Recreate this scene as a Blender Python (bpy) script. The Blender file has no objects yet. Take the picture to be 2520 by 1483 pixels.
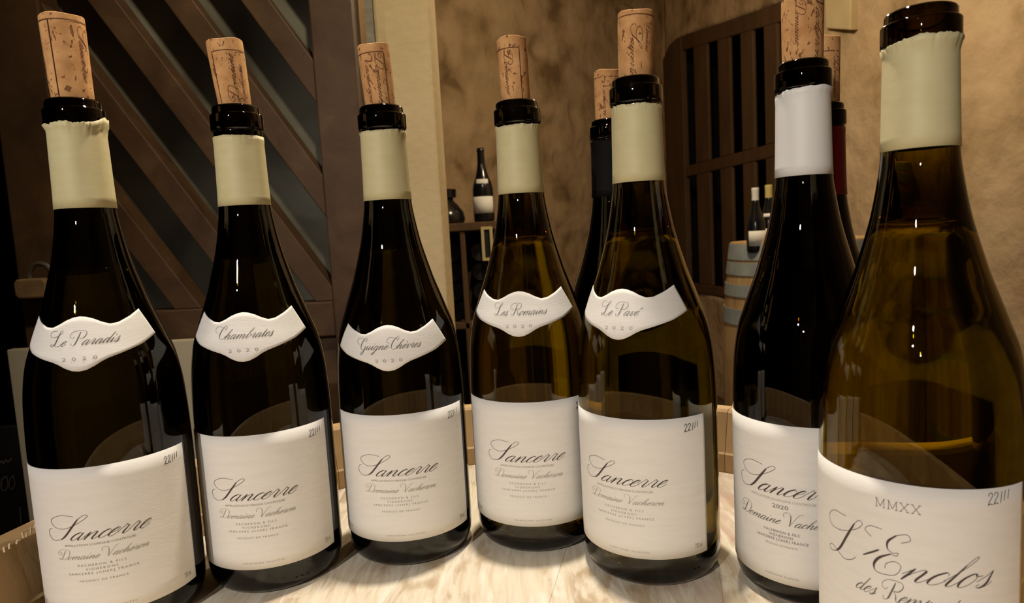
import bpy, bmesh, math, random
from mathutils import Vector, Matrix
random.seed(7)
R_ = math.radians
sc = bpy.context.scene
C = sc.collection

# ------------------------------------------------------------------ camera
F_PX, PITCH, ROLL, CAM_H = 1641.5, R_(5.806), R_(3.168), 0.2053
cp, sp, cr, sr = math.cos(PITCH), math.sin(PITCH), math.cos(ROLL), math.sin(ROLL)
_rt, _up, _fw = Vector((1, 0, 0)), Vector((0, sp, cp)), Vector((0, cp, -sp))
CRT = _rt * cr - _up * sr
CUP = _rt * sr + _up * cr
CAM = Vector((0, 0, CAM_H))
cam = bpy.data.objects.new('camera', bpy.data.cameras.new('camera'))
C.objects.link(cam)
m3 = Matrix((CRT, CUP, -_fw)).transposed()
cam.matrix_world = Matrix.Translation(CAM) @ m3.to_4x4()
cam.data.sensor_width = 36.0
cam.data.lens = F_PX / 2520 * 36
cam.data.clip_start = 0.02
cam.data.dof.use_dof = True
cam.data.dof.focus_distance = 0.43
cam.data.dof.aperture_fstop = 20
sc.camera = cam


def ray(u, v):
    return _fw + CRT * ((u - 1260) / F_PX) - CUP * ((v - 741.5) / F_PX)


def at(u, v, Y):
    d = ray(u, v)
    return CAM + d * (Y / d.y)


def onplane(u, v, P, n):
    d = ray(u, v)
    return CAM + d * ((P - CAM).dot(n) / d.dot(n))


# ------------------------------------------------------------------ world, lights, exposure
sc.view_settings.view_transform = 'Standard'
sc.view_settings.look = 'None'
sc.view_settings.exposure = 0.0
sc.view_settings.gamma = 1.0
sc.view_settings.use_curve_mapping = False
w = bpy.data.worlds.new('world')
sc.world = w
w.use_nodes = True
w.node_tree.nodes['Background'].inputs[0].default_value = (1.0, 0.82, 0.6, 1)
w.node_tree.nodes['Background'].inputs[1].default_value = 0.012
sc.cycles.caustics_reflective = False
sc.cycles.caustics_refractive = False


def lamp(name, kind, loc, power, col, radius=0.04, target=None, angle=90, blend=0.5):
    l = bpy.data.lights.new(name, kind)
    l.energy = power
    l.color = col
    l.shadow_soft_size = radius
    o = bpy.data.objects.new(name, l)
    C.objects.link(o)
    o.location = loc
    if kind == 'SPOT':
        l.spot_size = R_(angle)
        l.spot_blend = blend
        d = Vector(target) - Vector(loc)
        o.rotation_euler = d.to_track_quat('-Z', 'Y').to_euler()
    return o


lamp('ceiling_spot_over_barrel', 'SPOT', (0.03, 0.53, 1.05), 44, (1, 0.88, 0.72), 0.028, (0.02, 0.42, 0), 62, 0.5)
lamp('lamp_behind_camera', 'SPOT', (-0.62, -0.72, 0.82), 38, (1, 0.92, 0.84), 0.018, (0.0, 0.45, 0.12), 60, 0.6)
lamp('second_lamp_behind_camera', 'SPOT', (-0.45, -0.85, 0.62), 7, (1, 0.92, 0.84), 0.016, (0.1, 0.45, 0.12), 70, 0.6)
lamp('vault_lamp', 'POINT', (0.60, 2.1, 1.25), 44, (1, 0.81, 0.53), 0.06)
lamp('pier_fill_spot', 'SPOT', (0.10, 0.20, 1.70), 85, (1, 0.83, 0.58), 0.05, (-.2, 1.35, .50), 56, 0.8)  # added unseen spot, there only to brighten the pier front

# ------------------------------------------------------------------ helpers


def prop(o, label=None, cat=None, group=None, kind=None):
    if label: o['label'] = label
    if cat: o['category'] = cat
    if group: o['group'] = group
    if kind: o['kind'] = kind
    return o


def empty(name, loc=(0, 0, 0), rz=0.0):
    o = bpy.data.objects.new(name, None)
    o.empty_display_size = 0.02
    C.objects.link(o)
    o.location = loc
    o.rotation_euler = (0, 0, rz)
    return o


class MB:
    def __init__(s):
        s.v, s.f = [], []

    def add(s, vs, fs):
        b = len(s.v)
        s.v += [tuple(p) for p in vs]
        s.f += [tuple(b + i for i in f) for f in fs]

    def hexa(s, p):          # 8 points: bottom ring 0-3, top ring 4-7
        s.add(p, [(0, 3, 2, 1), (4, 5, 6, 7), (0, 1, 5, 4), (1, 2, 6, 5), (2, 3, 7, 6), (3, 0, 4, 7)])

    def box(s, x0, x1, y0, y1, z0, z1):
        s.hexa([(x0, y0, z0), (x1, y0, z0), (x1, y1, z0), (x0, y1, z0), (x0, y0, z1), (x1, y0, z1), (x1, y1, z1), (x0, y1, z1)])

    def slab(s, pts, off):   # closed outline extruded by the vector off
        n = len(pts)
        off = Vector(off)
        P = [Vector(p) for p in pts]
        s.add(P + [p + off for p in P], [tuple(range(n))[::-1], tuple(range(n, 2 * n))] + [(i, (i + 1) % n, n + (i + 1) % n, n + i) for i in range(n)])

    def lathe(s, prof, n=48, cap0=False, cap1=False):
        b = len(s.v)
        for r, z in prof:
            for i in range(n):
                a = 2 * math.pi * i / n
                s.v.append((r * math.cos(a), r * math.sin(a), z))
        for k in range(len(prof) - 1):
            for i in range(n):
                j = (i + 1) % n
                s.f.append((b + k * n + i, b + k * n + j, b + (k + 1) * n + j, b + (k + 1) * n + i))
        if cap0: s.f.append(tuple(b + i for i in range(n))[::-1])
        if cap1: s.f.append(tuple(b + (len(prof) - 1) * n + i for i in range(n)))

    def tube(s, pts, r, n=8):
        P = [Vector(p) for p in pts]
        rs = r if isinstance(r, (list, tuple)) else [r] * len(P)
        b = len(s.v)
        for k, p in enumerate(P):
            t = (P[min(k + 1, len(P) - 1)] - P[max(k - 1, 0)]).normalized()
            a = t.orthogonal().normalized() if k == 0 else (a - t * a.dot(t)).normalized()
            c = t.cross(a)
            for i in range(n):
                an = 2 * math.pi * i / n
                s.v.append(tuple(p + a * (rs[k] * math.cos(an)) + c * (rs[k] * math.sin(an))))
        for k in range(len(P) - 1):
            for i in range(n):
                j = (i + 1) % n
                s.f.append((b + k * n + i, b + k * n + j, b + (k + 1) * n + j, b + (k + 1) * n + i))
        s.f.append(tuple(b + i for i in range(n))[::-1])
        s.f.append(tuple(b + (len(P) - 1) * n + i for i in range(n)))

    def mesh(s, name, mat, smooth=False, angle=40):
        me = bpy.data.meshes.new(name)
        me.from_pydata(s.v, [], s.f)
        me.validate()
        me.materials.append(mat)
        if smooth:
            me.polygons.foreach_set('use_smooth', [True] * len(me.polygons))
            try: me.set_sharp_from_angle(angle=R_(angle))
            except Exception: pass
        me.update()
        return me

    def build(s, name, mat, parent=None, smooth=False, angle=40):
        return link(name, s.mesh(name, mat, smooth, angle), parent)


def link(name, me, parent=None):
    o = bpy.data.objects.new(name, me)
    C.objects.link(o)
    o.parent = parent
    return o


def bevel(o, wd=0.004, seg=2):
    m = o.modifiers.new('bevel', 'BEVEL')
    m.width = wd
    m.segments = seg
    m.limit_method = 'ANGLE'
    return o


def cat_rom(pts, n=8, closed=False):
    P = [Vector(p) for p in pts]
    out = []
    for i in range(len(P) - 1):
        p0, p1, p2 = P[max(i - 1, 0)], P[i], P[i + 1]
        p3 = P[min(i + 2, len(P) - 1)]
        for k in range(n):
            t = k / n
            out.append(0.5 * ((2 * p1) + (p2 - p0) * t + (2 * p0 - 5 * p1 + 4 * p2 - p3) * t * t + (3 * p1 - p0 - 3 * p2 + p3) * t ** 3))
    out.append(P[-1])
    return out


def interp(x, xs, ys):
    if x <= xs[0]: return ys[0]
    for i in range(len(xs) - 1):
        if x <= xs[i + 1]:
            t = (x - xs[i]) / (xs[i + 1] - xs[i])
            return ys[i] + (ys[i + 1] - ys[i]) * t
    return ys[-1]


# ------------------------------------------------------------------ materials
def new_mat(name):
    m = bpy.data.materials.new(name)
    m.use_nodes = True
    return m, m.node_tree, m.node_tree.nodes['Principled BSDF']


def plain(name, col, rough=0.6, metal=0.0, spec=0.5):
    m, nt, b = new_mat(name)
    b.inputs['Base Color'].default_value = (*col, 1)
    b.inputs['Roughness'].default_value = rough
    b.inputs['Metallic'].default_value = metal
    b.inputs['Specular IOR Level'].default_value = spec
    return m


def noisy(name, stops, scale=8.0, stretch=(1, 1, 1), rough=0.7, bump=0.0, bscale=40.0, detail=6, dist=0.0, spec=0.3, bdist=0.01, stretch_rot=(0, 0, 0), coord='Object'):
    m, nt, b = new_mat(name)
    N, L = nt.nodes, nt.links
    tc = N.new('ShaderNodeTexCoord')
    mp = N.new('ShaderNodeMapping')
    mp.inputs['Scale'].default_value = stretch
    mp.inputs['Rotation'].default_value = stretch_rot
    L.new(tc.outputs[coord], mp.inputs['Vector'])
    nz = N.new('ShaderNodeTexNoise')
    nz.inputs['Scale'].default_value = scale
    nz.inputs['Detail'].default_value = detail
    nz.inputs['Distortion'].default_value = dist
    L.new(mp.outputs[0], nz.inputs['Vector'])
    rp = N.new('ShaderNodeValToRGB')
    els = rp.color_ramp.elements
    els[0].position, els[0].color = stops[0][0], (*stops[0][1], 1)
    els[1].position, els[1].color = stops[-1][0], (*stops[-1][1], 1)
    for p, c in stops[1:-1]:
        e = els.new(p)
        e.color = (*c, 1)
    L.new(nz.outputs['Fac'], rp.inputs['Fac'])
    L.new(rp.outputs['Color'], b.inputs['Base Color'])
    b.inputs['Roughness'].default_value = rough
    b.inputs['Specular IOR Level'].default_value = spec
    if bump > 0:
        n2 = N.new('ShaderNodeTexNoise')
        n2.inputs['Scale'].default_value = bscale
        n2.inputs['Detail'].default_value = 5
        L.new(mp.outputs[0], n2.inputs['Vector'])
        bp = N.new('ShaderNodeBump')
        bp.inputs['Strength'].default_value = bump
        bp.inputs['Distance'].default_value = bdist
        L.new(n2.outputs['Fac'], bp.inputs['Height'])
        L.new(bp.outputs[0], b.inputs['Normal'])
    return m


def glass(name, absorb, density):
    m, nt, b = new_mat(name)
    b.inputs['Base Color'].default_value = (1, 1, 1, 1)
    b.inputs['Roughness'].default_value = 0.0
    b.inputs['IOR'].default_value = 1.5
    b.inputs['Transmission Weight'].default_value = 1.0
    va = nt.nodes.new('ShaderNodeVolumeAbsorption')
    va.inputs['Color'].default_value = (*absorb, 1)
    va.inputs['Density'].default_value = density
    nt.links.new(va.outputs[0], nt.nodes['Material Output'].inputs['Volume'])
    return m


def liquid(name, tint):
    m, nt, b = new_mat(name)
    b.inputs['Base Color'].default_value = (*tint, 1)
    b.inputs['Roughness'].default_value = 0.0
    b.inputs['IOR'].default_value = 1.34
    b.inputs['Transmission Weight'].default_value = 1.0
    return m


M = {}
M['glass'] = glass('olive_bottle_glass', (0.87, 0.84, 0.02), 2300)
M['glass_deep'] = glass('deep_olive_bottle_glass', (0.76, 0.74, 0.05), 3900)
M['wine'] = liquid('white_wine', (0.93, 0.84, 0.50))
M['redwine'] = liquid('red_wine', (0.10, 0.01, 0.008))
M['glass_dark'] = glass('dark_bottle_glass', (0.70, 0.60, 0.05), 3000)
M['glass_black'] = plain('black_bottle_glass', (0.006, 0.006, 0.006), 0.08)
M['label'] = noisy('laid_label_paper', [(0.3, (0.76, 0.74, 0.70)), (0.7, (0.80, 0.78, 0.74))], 60, (1, 1, 6), 0.75, 0.25, 260, spec=0.15, bdist=0.0003)
M['ink'] = plain('dark_brown_ink', (0.06, 0.042, 0.04), 0.55)
M['ink_grey'] = plain('grey_ink', (0.36, 0.33, 0.29), 0.6)
M['ink_mid'] = plain('mid_grey_ink', (0.14, 0.125, 0.115), 0.6)
M['pen'] = plain('black_pen', (0.03, 0.03, 0.03), 0.5)
M['cream'] = noisy('cream_capsule', [(0.3, (0.60, 0.53, 0.29)), (0.7, (0.64, 0.57, 0.33))], 90, (1, 1, 3), 0.5, 0.12, 200, spec=0.35, bdist=0.0004)
M['capwhite'] = plain('white_capsule', (0.78, 0.77, 0.75), 0.5)
M['capblack'] = plain('black_capsule', (0.0055, 0.005, 0.0045), 0.7, spec=0.12)
M['capred'] = plain('dark_red_capsule', (0.17, 0.006, 0.012), 0.4)
M['capyellow'] = plain('yellow_capsule', (0.55, 0.45, 0.15), 0.5)


def cork_mat():
    m, nt, b = new_mat('cork')
    N, L = nt.nodes, nt.links
    tc = N.new('ShaderNodeTexCoord')
    oi = N.new('ShaderNodeObjectInfo')
    ad = N.new('ShaderNodeVectorMath')
    L.new(tc.outputs['Object'], ad.inputs[0])
    L.new(oi.outputs['Random'], ad.inputs[1])
    n1 = N.new('ShaderNodeTexNoise')
    n1.inputs['Scale'].default_value = 120
    n1.inputs['Detail'].default_value = 6
    L.new(ad.outputs[0], n1.inputs['Vector'])
    r1 = N.new('ShaderNodeValToRGB')
    r1.color_ramp.elements[0].position = 0.30
    r1.color_ramp.elements[0].color = (0.50, 0.245, 0.09, 1)
    r1.color_ramp.elements[1].position = 0.7
    r1.color_ramp.elements[1].color = (0.71, 0.40, 0.17, 1)
    L.new(n1.outputs['Fac'], r1.inputs['Fac'])
    mp = N.new('ShaderNodeMapping')
    mp.inputs['Scale'].default_value = (1.0, 1.0, 0.55)
    L.new(ad.outputs[0], mp.inputs['Vector'])
    n2 = N.new('ShaderNodeTexNoise')
    n2.inputs['Scale'].default_value = 420
    n2.inputs['Detail'].default_value = 2
    n2.inputs['Distortion'].default_value = 0.8
    L.new(mp.outputs[0], n2.inputs['Vector'])
    r2 = N.new('ShaderNodeValToRGB')
    r2.color_ramp.elements[0].position = 0.625
    r2.color_ramp.elements[0].color = (0, 0, 0, 1)
    r2.color_ramp.elements[1].position = 0.67
    r2.color_ramp.elements[1].color = (1, 1, 1, 1)
    L.new(n2.outputs['Fac'], r2.inputs['Fac'])
    mx = N.new('ShaderNodeMix')
    mx.data_type = 'RGBA'
    L.new(r2.outputs['Color'], mx.inputs['Factor'])
    L.new(r1.outputs['Color'], mx.inputs['A'])
    mx.inputs['B'].default_value = (0.22, 0.09, 0.035, 1)
    L.new(mx.outputs['Result'], b.inputs['Base Color'])
    bp = N.new('ShaderNodeBump')
    bp.invert = True
    bp.inputs['Strength'].default_value = 0.5
    bp.inputs['Distance'].default_value = 0.0006
    L.new(r2.outputs['Color'], bp.inputs['Height'])
    L.new(bp.outputs[0], b.inputs['Normal'])
    b.inputs['Roughness'].default_value = 0.8
    b.inputs['Specular IOR Level'].default_value = 0.2
    return m


M['cork'] = cork_mat()
M['corkink'] = plain('burnt_brown_ink', (0.12, 0.035, 0.015), 0.8)


def head_mat():
    m, nt, b = new_mat('pale_barrel_head_wood')
    N, L = nt.nodes, nt.links
    tc = N.new('ShaderNodeTexCoord')

    def noise(scale, stretch, rot, detail, dist, lo, hi):
        mp = N.new('ShaderNodeMapping')
        mp.inputs['Scale'].default_value = stretch
        mp.inputs['Rotation'].default_value = (0, 0, rot)
        L.new(tc.outputs['Object'], mp.inputs['Vector'])
        nz = N.new('ShaderNodeTexNoise')
        nz.inputs['Scale'].default_value = scale
        nz.inputs['Detail'].default_value = detail
        nz.inputs['Distortion'].default_value = dist
        L.new(mp.outputs[0], nz.inputs['Vector'])
        mr = N.new('ShaderNodeMapRange')
        mr.inputs['From Min'].default_value = lo
        mr.inputs['From Max'].default_value = hi
        L.new(nz.outputs['Fac'], mr.inputs['Value'])
        return mr.outputs[0], nz.outputs['Fac']

    def mix(fac, a, c, k=1.0):
        mx = N.new('ShaderNodeMix')
        mx.data_type = 'RGBA'
        if k != 1.0:
            mt = N.new('ShaderNodeMath')
            mt.operation = 'MULTIPLY'
            mt.inputs[1].default_value = k
            L.new(fac, mt.inputs[0])
            fac = mt.outputs[0]
        L.new(fac, mx.inputs['Factor'])
        if isinstance(a, tuple): mx.inputs['A'].default_value = (*a, 1)
        else: L.new(a, mx.inputs['A'])
        mx.inputs['B'].default_value = (*c, 1)
        return mx.outputs['Result']
    grain, gh = noise(240, (1, .10, 1), R_(-14), 6, .6, .42, .68)
    blotch, _ = noise(42, (1, .40, 1), R_(-40), 6, 1.6, .50, .66)
    pink, _ = noise(17, (1, .5, 1), R_(-35), 4, .8, .54, .68)
    streak, _ = noise(130, (1, .20, 1), R_(-48), 5, .6, .52, .66)
    vein, _ = noise(11, (1, .5, 1), R_(-40), 2, 2.2, .498, .512)
    c = mix(grain, (0.74, 0.67, 0.54), (0.60, 0.50, 0.35), .75)
    c = mix(blotch, c, (0.42, 0.29, 0.16), .75)
    c = mix(pink, c, (0.50, 0.31, 0.24), .60)
    c = mix(vein, c, (0.40, 0.26, 0.16), .0)
    c = mix(streak, c, (0.88, 0.84, 0.74), .60)
    L.new(c, b.inputs['Base Color'])
    b.inputs['Roughness'].default_value = .6
    b.inputs['Specular IOR Level'].default_value = .25
    bp = N.new('ShaderNodeBump')
    bp.inputs['Strength'].default_value = .35
    bp.inputs['Distance'].default_value = .0012
    L.new(gh, bp.inputs['Height'])
    L.new(bp.outputs[0], b.inputs['Normal'])
    return m


M['head'] = head_mat()
M['stave'] = noisy('oak_stave', [(0.25, (0.36, 0.21, 0.09)), (0.55, (0.55, 0.37, 0.18)), (0.8, (0.64, 0.46, 0.25))], 14, (1, 1, 0.35), 0.65, 0.35, 90, dist=0.6, bdist=0.0015)
M['hoop'] = noisy('galvanised_hoop', [(0.3, (0.20, 0.20, 0.19)), (0.7, (0.32, 0.32, 0.30))], 20, rough=0.5)
M['bluehoop'] = noisy('painted_grey_blue_hoop', [(0.3, (0.25, 0.29, 0.30)), (0.7, (0.36, 0.40, 0.40))], 15, rough=0.7)
M['wall'] = noisy('rough_cellar_plaster', [(0.30, (0.23, 0.15, 0.08)), (0.41, (0.39, 0.275, 0.155)), (0.52, (0.50, 0.36, 0.22)), (0.74, (0.60, 0.45, 0.285))], 4.2, rough=0.95, bump=0.6, bscale=11, detail=8, dist=0.3, spec=0.1, bdist=0.03)
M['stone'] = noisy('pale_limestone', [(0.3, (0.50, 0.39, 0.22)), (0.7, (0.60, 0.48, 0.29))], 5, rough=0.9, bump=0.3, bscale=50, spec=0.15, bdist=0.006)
M['stone_shaded'] = noisy('shaded_limestone', [(0.3, (0.20, 0.185, 0.15)), (0.7, (0.30, 0.28, 0.23))], 6, rough=0.9, bump=0.4, bscale=50, spec=0.1)  # shaded copy of the pale limestone, shade painted in as grey
M['darkwood'] = noisy('dark_stained_wood', [(0.25, (0.044, 0.021, 0.009)), (0.6, (0.078, 0.041, 0.018)), (0.8, (0.115, 0.065, 0.030))], 12, (1, 1, 1), 0.6, 0.3, 60, dist=0.8, spec=0.3, bdist=0.002)
M['gatewood'] = noisy('brown_gate_wood', [(0.25, (0.068, 0.036, 0.016)), (0.7, (0.115, 0.063, 0.030))], 8, (1, 1, 0.3), 0.65, 0.3, 40, spec=0.25)
M['pane'] = noisy('grey_green_pane', [(0.30, (0.05, 0.045, 0.033)), (0.5, (0.13, 0.125, 0.095)), (0.72, (0.21, 0.21, 0.165))], 4.5, rough=0.7, detail=3, dist=0.6, spec=0.15)  # cloudy tones imitate reflections, painted into the grey-green
M['void'] = plain('unlit_depth_black', (0.012, 0.010, 0.008), 0.9, spec=0.1)  # near-black colour stands in for unlit depth
M['floor'] = noisy('cellar_floor', [(0.3, (0.10, 0.07, 0.045)), (0.7, (0.17, 0.12, 0.08))], 6, rough=0.85)
M['card'] = noisy('cream_board', [(0.3, (0.40, 0.34, 0.23)), (0.7, (0.44, 0.38, 0.26))], 6, rough=0.8, spec=0.15)
M['slate'] = plain('black_slate', (0.014, 0.013, 0.013), 0.7, spec=0.2)
M['chalk'] = plain('faded_chalk', (0.16, 0.15, 0.14), 0.95, spec=0.1)
M['brass'] = noisy('worn_brass', [(0.3, (0.20, 0.13, 0.06)), (0.7, (0.30, 0.20, 0.10))], 60, rough=0.5)
M['steel'] = plain('dull_steel', (0.16, 0.13, 0.10), 0.5, 0.6)
M['blackbottle'] = plain('black_glass', (0.008, 0.008, 0.009), 0.18)
M['splinter'] = plain('raw_splinter', (0.72, 0.58, 0.36), 0.8)
M['frame'] = plain('pale_frame', (0.50, 0.40, 0.20), 0.7)

# ------------------------------------------------------------------ pen lettering
SL = 0.95   # slant of the copperplate hand
SW = 1.55   # width of the lower case


def n_arch(x):
    return [(x, .05), (x + .10, .55), (x + .28, .93), (x + .42, 1.0), (x + .5, .85), (x + .5, .3)]


TAIL = [(.04, .08), (.14, 0), (.27, .13), (.40, .42)]


def tail(x, y=.3):
    return [(x, y)] + [(x + a, b) for a, b in TAIL]


OV = [(.58, .80), (.50, .96), (.34, 1.0), (.13, .78), (.05, .42), (.12, .10), (.27, 0), (.47, .2), (.60, .62), (.64, 1.0)]
ASC = [(-.06, .4), (.24, 1.25), (.40, 1.95), (.36, 2.2), (.24, 2.05), (.18, 1.6)]
LOW = {
    'a': (.98, [(1, OV), (1, [(.64, 1.0), (.62, .4)] + tail(.62, .3))]),
    'b': (.86, [(0, ASC), (1, [(.18, 1.6), (.18, .35), (.25, .06), (.40, 0), (.58, .2), (.64, .6), (.54, .92), (.58, .78), (.85, .80)])]),
    'c': (.66, [(1, [(.56, .78), (.50, .95), (.35, 1), (.13, .76), (.05, .42), (.12, .10), (.30, 0), (.50, .12), (.68, .42)])]),
    'd': (.98, [(1, OV), (1, [(.66, 2.1), (.63, 1.0), (.62, .4)] + tail(.62, .3))]),
    'e': (.66, [(0, [(-.02, .40), (.24, .48), (.48, .70)]), (1, [(.48, .70), (.50, .93), (.36, 1.0), (.15, .80), (.06, .42), (.13, .10), (.31, 0), (.50, .12), (.68, .42)])]),
    'g': (.98, [(1, OV), (1, [(.64, 1.0), (.63, 0), (.60, -.6), (.48, -1.0), (.28, -1.05), (.2, -.85), (.42, -.5), (.78, -.05), (1.0, .42)])]),
    'h': (1.08, [(0, ASC), (1, [(.18, 1.6), (.18, .8), (.18, 0)]), (1, n_arch(.18) + tail(.68)[1:])]),
    'i': (.58, [(0, [(-.04, .42), (.08, .75), (.18, 1.0)]), (1, [(.18, 1.0), (.18, .5)] + tail(.18)), (2, [(.20, 1.42), (.21, 1.55)])]),
    'l': (.58, [(0, ASC), (1, [(.18, 1.6), (.18, .8)] + tail(.18))]),
    'm': (1.58, [(0, [(-.04, .42), (.08, .75), (.18, 1.0)]), (1, [(.18, 1.0), (.18, .5), (.18, 0)]), (1, n_arch(.18) + [(.68, 0)]), (1, n_arch(.68) + tail(1.18)[1:])]),
    'n': (1.08, [(0, [(-.04, .42), (.08, .75), (.18, 1.0)]), (1, [(.18, 1.0), (.18, .5), (.18, 0)]), (1, n_arch(.18) + tail(.68)[1:])]),
    'o': (.80, [(1, [(.50, .9), (.34, 1), (.13, .77), (.05, .42), (.14, .08), (.29, 0), (.50, .2), (.60, .55), (.54, .88), (.44, .96), (.52, .80), (.80, .84)])]),
    'p': (.95, [(0, [(-.04, .42), (.1, .85), (.2, 1.25)]), (1, [(.2, 1.25), (.2, .3), (.2, -1.0)]), (1, [(.2, .1), (.32, .65), (.48, .98), (.62, .92), (.68, .5), (.62, .12), (.5, 0)]), (0, [(.5, 0), (.66, .05), (.92, .42)])]),
    'r': (.78, [(0, [(-.04, .42), (.1, .85), (.2, 1.18), (.26, 1.1), (.34, .98), (.46, 1.0)]), (1, [(.46, 1.0), (.43, .5), (.42, .3)] + tail(.42)[1:])]),
    's': (.68, [(0, [(-.04, .42), (.16, .75), (.32, 1.15)]), (1, [(.32, 1.15), (.42, .68), (.48, .32), (.40, .04), (.22, 0), (.10, .14), (.2, .22)]), (0, [(.40, .02), (.58, .14), (.70, .42)])]),
    't': (.56, [(0, [(-.04, .42), (.1, .85), (.19, 1.2)]), (1, [(.19, 1.65), (.18, .8)] + tail(.18)), (0, [(-.05, 1.12), (.48, 1.14)])]),
    'u': (1.08, [(0, [(-.04, .42), (.08, .75), (.18, 1.0)]), (1, [(.18, 1.0), (.18, .35), (.25, .05), (.38, 0), (.56, .28), (.68, 1.0)]), (1, [(.68, 1.0), (.68, .5)] + tail(.68))]),
    'v': (.84, [(0, [(-.04, .42), (.08, .85), (.2, 1), (.28, .88)]), (1, [(.28, .88), (.30, .35), (.36, .03), (.48, .04), (.64, .5), (.66, .9), (.60, .98), (.68, .84), (.88, .84)])]),
    '-': (.55, [(1.2, [(.05, .45), (.45, .45)])]),
    "'": (.45, [(1.0, [(.30, 1.75), (.20, 1.45), (.0, .95)])]),
    ' ': (1.15, []),
}
LOW['\u00e9'] = (.66, LOW['e'][1] + [(1, [(.55, 1.75), (.36, 1.3)])])
LOW['\u00e8'] = (.66, LOW['e'][1] + [(1, [(.22, 1.75), (.42, 1.3)])])
# capitals are drawn already slanted, in x-heights
CAPS = {
    'S': (0.1, [(0, [(1.1, 3.5), (-.6, 3.72), (-2.0, 3.25), (-2.3, 2.7), (-1.75, 1.98), (-.75, 1.72), (.4, 1.95), (1.75, 2.6), (2.75, 3.3), (2.7, 3.6), (2.25, 3.55), (1.6, 3.1)]),
               (1.35, [(1.6, 3.1), (.75, 2.0), (-.25, .75), (-1.0, .14)]), (0, [(-1.0, .14), (-2.1, 0), (-2.75, .45), (-2.9, 1.1), (-2.75, 1.55), (-2.25, 1.77)])], 3.0),
    'D': (2.3, [(1.2, [(1.9, 3.0), (1.2, 1.8), (.5, .6), (.1, .15)]), (0, [(.1, .15), (-.5, 0), (-.85, .25), (-.5, .5), (.2, .25), (1.2, 0)]),
               (.7, [(1.9, 3.3), (3.0, 2.9), (3.1, 2.0), (2.4, .8), (1.2, 0)]), (0, [(1.9, 3.3), (.4, 3.2), (-.7, 2.5), (-.8, 1.7), (-.1, 1.4), (.4, 1.9), (.1, 2.4), (-.3, 2.1)])], 1.0),
    'V': (1.6, [(0, [(-.9, 1.9), (-1.1, 2.7), (-.4, 3.2), (.4, 3.1)]), (1.3, [(.4, 3.1), (.75, 2.5), (.65, 1.2), (.3, 0)]), (0, [(.3, 0), (1.3, 1.2), (2.5, 2.7), (3.3, 3.2), (3.7, 3.0)])], 1.1),
    'L': (1.8, [(0, [(.9, 3.4), (-.4, 3.4), (-1.1, 2.8), (-.8, 2.1), (.4, 2.1), (1.8, 2.7), (2.4, 3.3), (2.1, 3.5), (1.7, 3.1)]), (1.3, [(1.7, 3.1), (1.0, 1.9), (.3, .7), (-.2, .2)]),
               (0, [(-.2, .2), (-.8, 0), (-1.1, .3), (-.7, .5), (0, .25), (.7, -.05), (1.4, .15), (1.8, .5)])], 1.2),
    'P': (1.9, [(1.3, [(1.7, 3.0), (1.1, 1.8), (.45, .6), (.1, .15)]), (0, [(.1, .15), (-.35, 0), (-.7, .2), (-.6, .6)]),
               (0, [(1.7, 3.3), (.3, 3.2), (-.7, 2.6), (-.8, 1.9), (-.2, 1.6), (.2, 2.0)]), (.7, [(1.7, 3.3), (2.9, 3.1), (3.0, 2.4), (2.2, 1.6), (1.3, 1.5)])], .9),
    'R': (2.2, [(1.3, [(1.7, 3.0), (1.1, 1.8), (.45, .6), (.1, .15)]), (0, [(.1, .15), (-.35, 0), (-.7, .2), (-.6, .6)]),
               (0, [(1.7, 3.3), (.3, 3.2), (-.7, 2.6), (-.8, 1.9), (-.2, 1.6), (.2, 2.0)]), (.7, [(1.7, 3.3), (2.9, 3.1), (3.0, 2.4), (2.2, 1.7), (1.3, 1.6)]), (1, [(1.3, 1.6), (1.7, 1.0), (1.7, .3), (2.0, 0), (2.6, .4)])], .9),
    'C': (1.9, [(0, [(-.1, 1.5), (-.9, 1.9), (-.9, 2.7), (.2, 3.2), (1.6, 2.9), (2.6, 2.5)]), (0, [(2.2, 2.2), (2.9, 2.8), (2.7, 3.3), (2.0, 3.0)]), (1.3, [(2.0, 3.0), (1.1, 2.2), (.4, 1.1), (.4, .3), (.9, 0)]), (0, [(.9, 0), (1.6, .2), (2.2, .8)])], .9),
    'G': (2.1, [(0, [(-.1, 1.5), (-.9, 1.9), (-.9, 2.7), (.2, 3.2), (1.6, 2.9), (2.6, 2.5)]), (0, [(2.2, 2.2), (2.9, 2.8), (2.7, 3.3), (2.0, 3.0)]), (1.3, [(2.0, 3.0), (1.1, 2.2), (.4, 1.1), (.4, .3), (.9, 0)]), (0, [(.9, 0), (1.5, .2), (2.0, .9)]),
               (1, [(2.1, 1.1), (1.5, .1), (.8, -.9), (.1, -1.2), (-.2, -.9)]), (0, [(-.2, -.9), (.6, -.5), (2.2, .42)])], .9),
    'E': (1.9, [(0, [(-.2, 2.6), (-.7, 3.0), (-.3, 3.4), (.6, 3.4)]), (0, [(1.9, 2.7), (2.5, 3.0), (2.3, 3.4), (1.6, 3.2)]), (1.1, [(1.6, 3.2), (1.0, 2.6), (1.0, 2.0), (1.4, 1.8)]), (0, [(1.4, 1.8), (1.7, 1.9), (1.6, 1.65), (1.2, 1.7)]),
               (1.3, [(1.2, 1.7), (.4, 1.2), (0, .6), (.1, .1), (.6, 0)]), (0, [(.6, 0), (1.5, .2), (1.9, .9), (1.5, 1.2), (.9, .9), (.8, .5)])], 2.4),
}


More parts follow.
